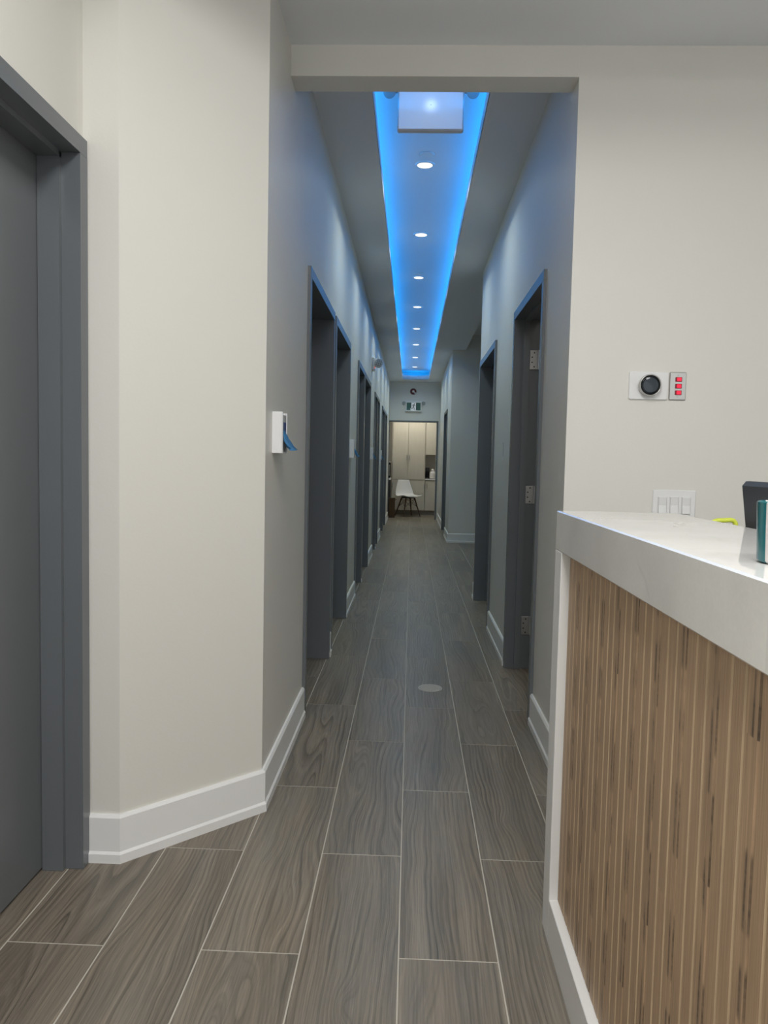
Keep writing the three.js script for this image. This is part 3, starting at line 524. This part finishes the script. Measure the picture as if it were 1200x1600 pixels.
{ // lime basket behind the counter: only its handle shows
  const t = thing('desk_basket', 'lime green plastic basket handle showing behind the counter', 'basket', [0.720, 0.76, -1.78], 0.0);
  const r = new THREE.Shape(); part('tub', merge([ext(-0.04, 0.04, 0, 0.006, -0.05, 0.05, 0.002), ext(-0.04, -0.036, 0, 0.15, -0.05, 0.05, 0.001), ext(0.036, 0.04, 0, 0.15, -0.05, 0.05, 0.001), ext(-0.04, 0.04, 0, 0.15, -0.05, -0.046, 0.001), ext(-0.04, 0.04, 0, 0.15, 0.046, 0.05, 0.001)]), M.lime, t);
  part('handle', tube([[-0.036, 0.12, 0], [-0.036, 0.22, 0], [-0.032, 0.262, 0], [-0.022, 0.270, 0], [0.0, 0.272, 0], [0.014, 0.273, 0], [0.022, 0.268, 0], [0.025, 0.22, 0], [0.026, 0.12, 0]], 0.0055, 48, 10), M.lime, t);
}

// ---------------------------------------------------------------- wall controls on the reception wall
{
  const t = thing('thermostat', 'round black-faced thermostat with steel ring on a white back plate', 'thermostat', [0.849, 1.443, ZH]);
  const sh = new THREE.Shape(); const w = 0.0695, h = 0.0495, r = 0.008; sh.moveTo(-w + r, -h); sh.lineTo(w - r, -h); sh.quadraticCurveTo(w, -h, w, -h + r); sh.lineTo(w, h - r); sh.quadraticCurveTo(w, h, w - r, h); sh.lineTo(-w + r, h); sh.quadraticCurveTo(-w, h, -w, h - r); sh.lineTo(-w, -h + r); sh.quadraticCurveTo(-w, -h, -w + r, -h);
  part('back_plate', new THREE.ExtrudeGeometry(sh, { depth: 0.006, bevelEnabled: true, bevelSize: 0.0015, bevelThickness: 0.0015, bevelOffset: -0.0015, bevelSegments: 2 }), M.white, t);
  const ring = lathe([[0.037, 0.005], [0.0385, 0.012], [0.0395, 0.024], [0.0385, 0.031], [0.036, 0.032], [0.035, 0.030]], 56); ring.rotateX(Math.PI / 2); tag(part('dial_ring', ring, M.steel, t), 'brushed steel ring');
  const dome = lathe([[0, 0.0335], [0.02, 0.033], [0.030, 0.032], [0.0358, 0.0302], [0.0358, 0.02]], 56); dome.rotateX(Math.PI / 2); const d = part('glass_face', dome, M.blackGlass, t);
  const f = lathe([[0, 0.0346], [0.020, 0.0341], [0.0265, 0.0330]], 48); f.rotateX(Math.PI / 2); part('display', f, M.dialFace, d);
}
{
  const t = thing('switch_plate', 'steel switch plate with three glowing red buttons beside the thermostat', 'switch', [0.9535, 1.443, ZH]);
  part('plate', cbox(0.0605, 0.101, 0.006, 0.0028), M.steel, t, [0, 0, 0.003]);
  for (const y of [0.024, 0, -0.0235]) { const b = part('button', cbox(0.0235, 0.0165, 0.004, 0.001), M.redDark, t, [0.002, y, 0.007]); part('lit_cap', cbox(0.0145, 0.0125, 0.003, 0.001), M.red, b, [0.001, 0, 0.003]); }
  for (const y of [0.0385, -0.0375]) part('screw', cyl(0.003, 0.003, 0.0016, 12), M.hinge, t, [0, y, 0.0065], [Math.PI / 2, 0, 0]);
}
{
  const t = thing('light_switch', 'white three-gang rocker switch plate just above the counter', 'switch', [0.9595, 1.0115, ZH]);
  part('plate', cbox(0.155, 0.113, 0.006, 0.0025), M.white, t, [0, 0, 0.003]);
  for (const x of [-0.0425, 0, 0.0425]) {
    const f = part('bezel', merge([ext(x - 0.0175, x + 0.0175, 0.030, 0.0325, 0.006, 0.0085), ext(x - 0.0175, x + 0.0175, -0.0325, -0.030, 0.006, 0.0085), ext(x - 0.0175, x - 0.0155, -0.03, 0.03, 0.006, 0.0085), ext(x + 0.0155, x + 0.0175, -0.03, 0.03, 0.006, 0.0085)]), M.white, t);
    part('rocker', cbox(0.029, 0.030, 0.005, 0.001), M.white, f, [x, 0.0148, 0.0075], [0.10, 0, 0]); part('rocker', cbox(0.029, 0.030, 0.005, 0.001), M.white, f, [x, -0.0148, 0.0085], [-0.12, 0, 0]);
    part('screw', cyl(0.0022, 0.0022, 0.0012, 10), M.white, t, [x, 0.046, 0.0062], [Math.PI / 2, 0, 0]);
  }
}

// ---------------------------------------------------------------- kitchen behind the end opening
const KZ = -16.75;
function cabinetDoor(t, x0, x1, y0, y1, hx, hy, hlen = 0.105) {
  const d = part('door', ext(x0 + 0.004, x1 - 0.004, y0 + 0.004, y1 - 0.004, 0.0, 0.018, 0.0012), M.laminate, t);
  if (hx !== undefined) tag(part('handle', merge([bar([hx, hy - hlen / 2, 0.045], [hx, hy + hlen / 2, 0.045], 0.0075), bar([hx, hy - hlen / 2 + 0.012, 0.016], [hx, hy - hlen / 2 + 0.012, 0.045], 0.004), bar([hx, hy + hlen / 2 - 0.012, 0.016], [hx, hy + hlen / 2 - 0.012, 0.045], 0.004)]), M.hinge, d), 'brushed steel bar handle');
}
{
  const t = thing('pantry_cabinet', 'tall cream pantry cabinet with two long doors behind the white chair', 'cabinet', [0, 0, KZ]);
  part('carcass', ext(-0.425, 0.300, 0.1, 2.36, -0.58, -0.001, 0.001), M.laminate, t); part('toe_kick', ext(-0.42, 0.30, 0, 0.1, -0.55, -0.045), M.toe, t);
  cabinetDoor(t, -0.407, -0.074, 0.765, 2.34, -0.098, 1.245); cabinetDoor(t, -0.074, 0.285, 0.765, 2.34, -0.045, 1.245);
  cabinetDoor(t, -0.425, -0.062, 0.10, 0.755, -0.402, 0.635); cabinetDoor(t, -0.062, 0.305, 0.10, 0.755, 0.292, 0.635);
}
{
  const t = thing('base_cabinet', 'cream base cabinet under the white worktop beside the pantry', 'cabinet', [0, 0, KZ]);
  part('carcass', ext(0.308, 1.7, 0.1, 0.765, -0.58, -0.001, 0.001), M.laminate, t); part('toe_kick', ext(0.302, 1.7, 0, 0.1, -0.55, -0.045), M.toe, t);
  cabinetDoor(t, 0.308, 0.69, 0.10, 0.755, 0.345, 0.635); cabinetDoor(t, 0.69, 1.07, 0.10, 0.755, 1.04, 0.635);
}
mesh('worktop', ext(0.302, 1.7, 0.766, 0.792, KZ - 0.6, KZ + 0.03, 0.002), M.whiteGloss, 'white kitchen worktop holding the coffee machine', 'worktop');
{
  const t = thing('wall_cabinet', 'cream wall cabinet above the coffee machine', 'cabinet', [0, 0, KZ - 0.02]);
  part('carcass', ext(0.303, 1.7, 1.31, 2.36, -0.56, -0.001, 0.001), M.laminate, t);
  cabinetDoor(t, 0.303, 0.66, 1.305, 2.34); cabinetDoor(t, 0.66, 1.02, 1.305, 2.34);
}
{
  const t = thing('coffee_machine', 'black coffee machine on the kitchen worktop', 'coffee machine', [0.345, 0.792, KZ - 0.12]);
  part('body', ext(-0.038, 0.055, 0.0, 0.24, -0.18, -0.05, 0.01), M.dark, t); part('head', ext(-0.038, 0.055, 0.16, 0.245, -0.05, 0.05, 0.008), M.dark, t); part('drip_tray', ext(-0.038, 0.055, 0, 0.022, -0.05, 0.06, 0.004), M.dark, t); part('carafe', lathe([[0, 0.024], [0.034, 0.024], [0.040, 0.06], [0.030, 0.11], [0.027, 0.115]], 20), M.blackGlass, t, [0.008, 0, 0]);
}
{
  const t = thing('kettle', 'white rounded appliance beside the black coffee machine', 'kettle', [0.468, 0.792, KZ - 0.06]);
  part('body', lathe([[0, 0], [0.062, 0], [0.066, 0.012], [0.064, 0.12], [0.050, 0.155], [0.022, 0.165], [0, 0.166]], 28), M.whiteGloss, t); part('lid', lathe([[0, 0.215], [0.022, 0.21], [0.034, 0.185], [0.030, 0.163], [0, 0.163]], 20), M.whiteGloss, t); part('base', cyl(0.066, 0.068, 0.012, 24), M.dark, t, [0, 0.006, 0]);
}
{
  const t = thing('side_cabinet', 'dark low cabinet at the left inside the kitchen', 'cabinet', [-0.70, 0, -16.75]);
  part('carcass', ext(-0.3, 0.262, 0, 0.76, -0.1, 0.5, 0.002), M.dark, t); part('top', ext(-0.305, 0.268, 0.76, 0.80, -0.1, 0.505, 0.002), M.white, t);
}
{
  const t = thing('microwave', 'black microwave on the low cabinet inside the kitchen', 'microwave', [-0.68, 0.80, -16.55]);
  part('body', ext(-0.24, 0.235, 0.0, 0.33, -0.2, 0.17, 0.006), M.dark, t); part('door', ext(-0.235, 0.23, 0.01, 0.32, 0.17, 0.19, 0.004), M.blackGlass, t); part('handle', bar([0.215, 0.05, 0.215], [0.215, 0.28, 0.215], 0.008), M.steel, t); part('top_panel', ext(-0.24, 0.238, 0.33, 0.346, -0.2, 0.18, 0.003), M.white, t);
}
{
  const t = thing('wicker_basket', 'brown wicker waste basket just inside the kitchen opening', 'basket', [-0.372, 0, -15.83]);
  const o = [[-0.07, 0.07], [0.052, 0.07], [0.052, -0.07], [-0.07, -0.07]], i = [[-0.062, 0.062], [0.044, 0.062], [0.044, -0.062], [-0.062, -0.062]];
  part('body', prism(o, 0, 0.385, [i], 0), M.wicker, t); part('floor_plate', prism(i, 0.002, 0.012), M.wicker, t); part('rim', prism([[-0.075, 0.075], [0.057, 0.075], [0.057, -0.075], [-0.075, -0.075]], 0.378, 0.402, [i], 0), M.wicker, t);
  part('handle', tube([[0.052, 0.36, 0.03], [0.075, 0.37, 0.03], [0.075, 0.37, -0.03], [0.052, 0.36, -0.03]], 0.006, 20, 8), M.wicker, t);
}
{ // moulded shell chair, turned to the right
  const t = thing('shell_chair', 'white moulded chair with dark wooden legs in front of the pantry', 'chair', [-0.055, 0, -16.28], 0.5);
  const P = [], I = [], nu = 20, nv = 30, th = 0.012;
  const prof = (v) => { // v 0 front lip .. 1 top of back : [z, y, half width]
    const pts = [[0.22, 0.425, 0.19], [0.19, 0.44, 0.22], [0.05, 0.425, 0.235], [-0.10, 0.425, 0.225], [-0.165, 0.46, 0.215], [-0.20, 0.54, 0.20], [-0.225, 0.66, 0.165], [-0.245, 0.765, 0.128]];
    const f = v * (pts.length - 1), i = Math.min(pts.length - 2, Math.floor(f)), k = f - i, q = (a) => { const p0 = pts[Math.max(0, i - 1)][a], p1 = pts[i][a], p2 = pts[i + 1][a], p3 = pts[Math.min(pts.length - 1, i + 2)][a]; return 0.5 * (2 * p1 + (p2 - p0) * k + (2 * p0 - 5 * p1 + 4 * p2 - p3) * k * k + (3 * p1 - p0 - 3 * p2 + p3) * k * k * k); };
    return [q(0), q(1), q(2)];
  };
  for (const s of [0, 1]) for (let j = 0; j <= nv; j++) for (let i = 0; i <= nu; i++) { const v = j / nv, [z, y, w] = prof(v), u = i / nu * 2 - 1; const dish = u * u; P.push(u * w, y + dish * 0.022 * (1 - v) - s * th * (1 - v), z + dish * 0.03 * v - s * th * v); }
  const row = nu + 1, lay = row * (nv + 1);
  for (let j = 0; j < nv; j++) for (let i = 0; i < nu; i++) { const a = j * row + i, b = a + 1, c = a + row, d = c + 1; I.push(a, b, c, b, d, c); I.push(a + lay, c + lay, b + lay, b + lay, c + lay, d + lay); }
  const edge = (a, b) => I.push(a, a + lay, b, b, a + lay, b + lay);
  for (let j = 0; j < nv; j++) { edge((j + 1) * row, j * row); edge(j * row + nu, (j + 1) * row + nu); } for (let i = 0; i < nu; i++) { edge(i, i + 1); edge(nv * row + i + 1, nv * row + i); }
  const g = new THREE.BufferGeometry(); g.setAttribute('position', new THREE.Float32BufferAttribute(P, 3)); g.setAttribute('uv', new THREE.Float32BufferAttribute(new Float32Array(P.length / 3 * 2), 2)); g.setIndex(I); g.computeVertexNormals();
  part('shell', g, M.chair, t);
  const cu = lathe([[0, 0.035], [0.12, 0.033], [0.175, 0.022], [0.19, 0.008], [0.18, 0], [0, 0]], 32); cu.scale(1.05, 1, 1); tag(part('cushion', cu, M.chair, t, [0, 0.428, 0.03]), 'white seat pad');
  const top = [[0.10, 0.10], [-0.10, 0.10], [-0.10, -0.09], [0.10, -0.09]], bot = [[0.20, 0.19], [-0.20, 0.19], [-0.20, -0.20], [0.20, -0.20]];
  for (let k = 0; k < 4; k++) part('leg', bar([bot[k][0], 0, bot[k][1]], [top[k][0], 0.395, top[k][1]], 0.010, 0.017, 12), M.chairLeg, t);
  const at = (k, h) => [bot[k][0] + (top[k][0] - bot[k][0]) * h / 0.395, h, bot[k][1] + (top[k][1] - bot[k][1]) * h / 0.395];
  for (let k = 0; k < 4; k++) { const l = (k + 1) % 4; part('brace', merge([bar(at(k, 0.20), at(l, 0.385), 0.004), bar(at(l, 0.20), at(k, 0.385), 0.004)]), M.dark, t); }
  part('seat_mount', merge([bar(at(0, 0.39), at(2, 0.39), 0.009), bar(at(1, 0.39), at(3, 0.39), 0.009), cbox(0.2, 0.03, 0.2, 0.004, [0, 0.402, 0])]), M.dark, t);
}

renderer.render(scene, camera);
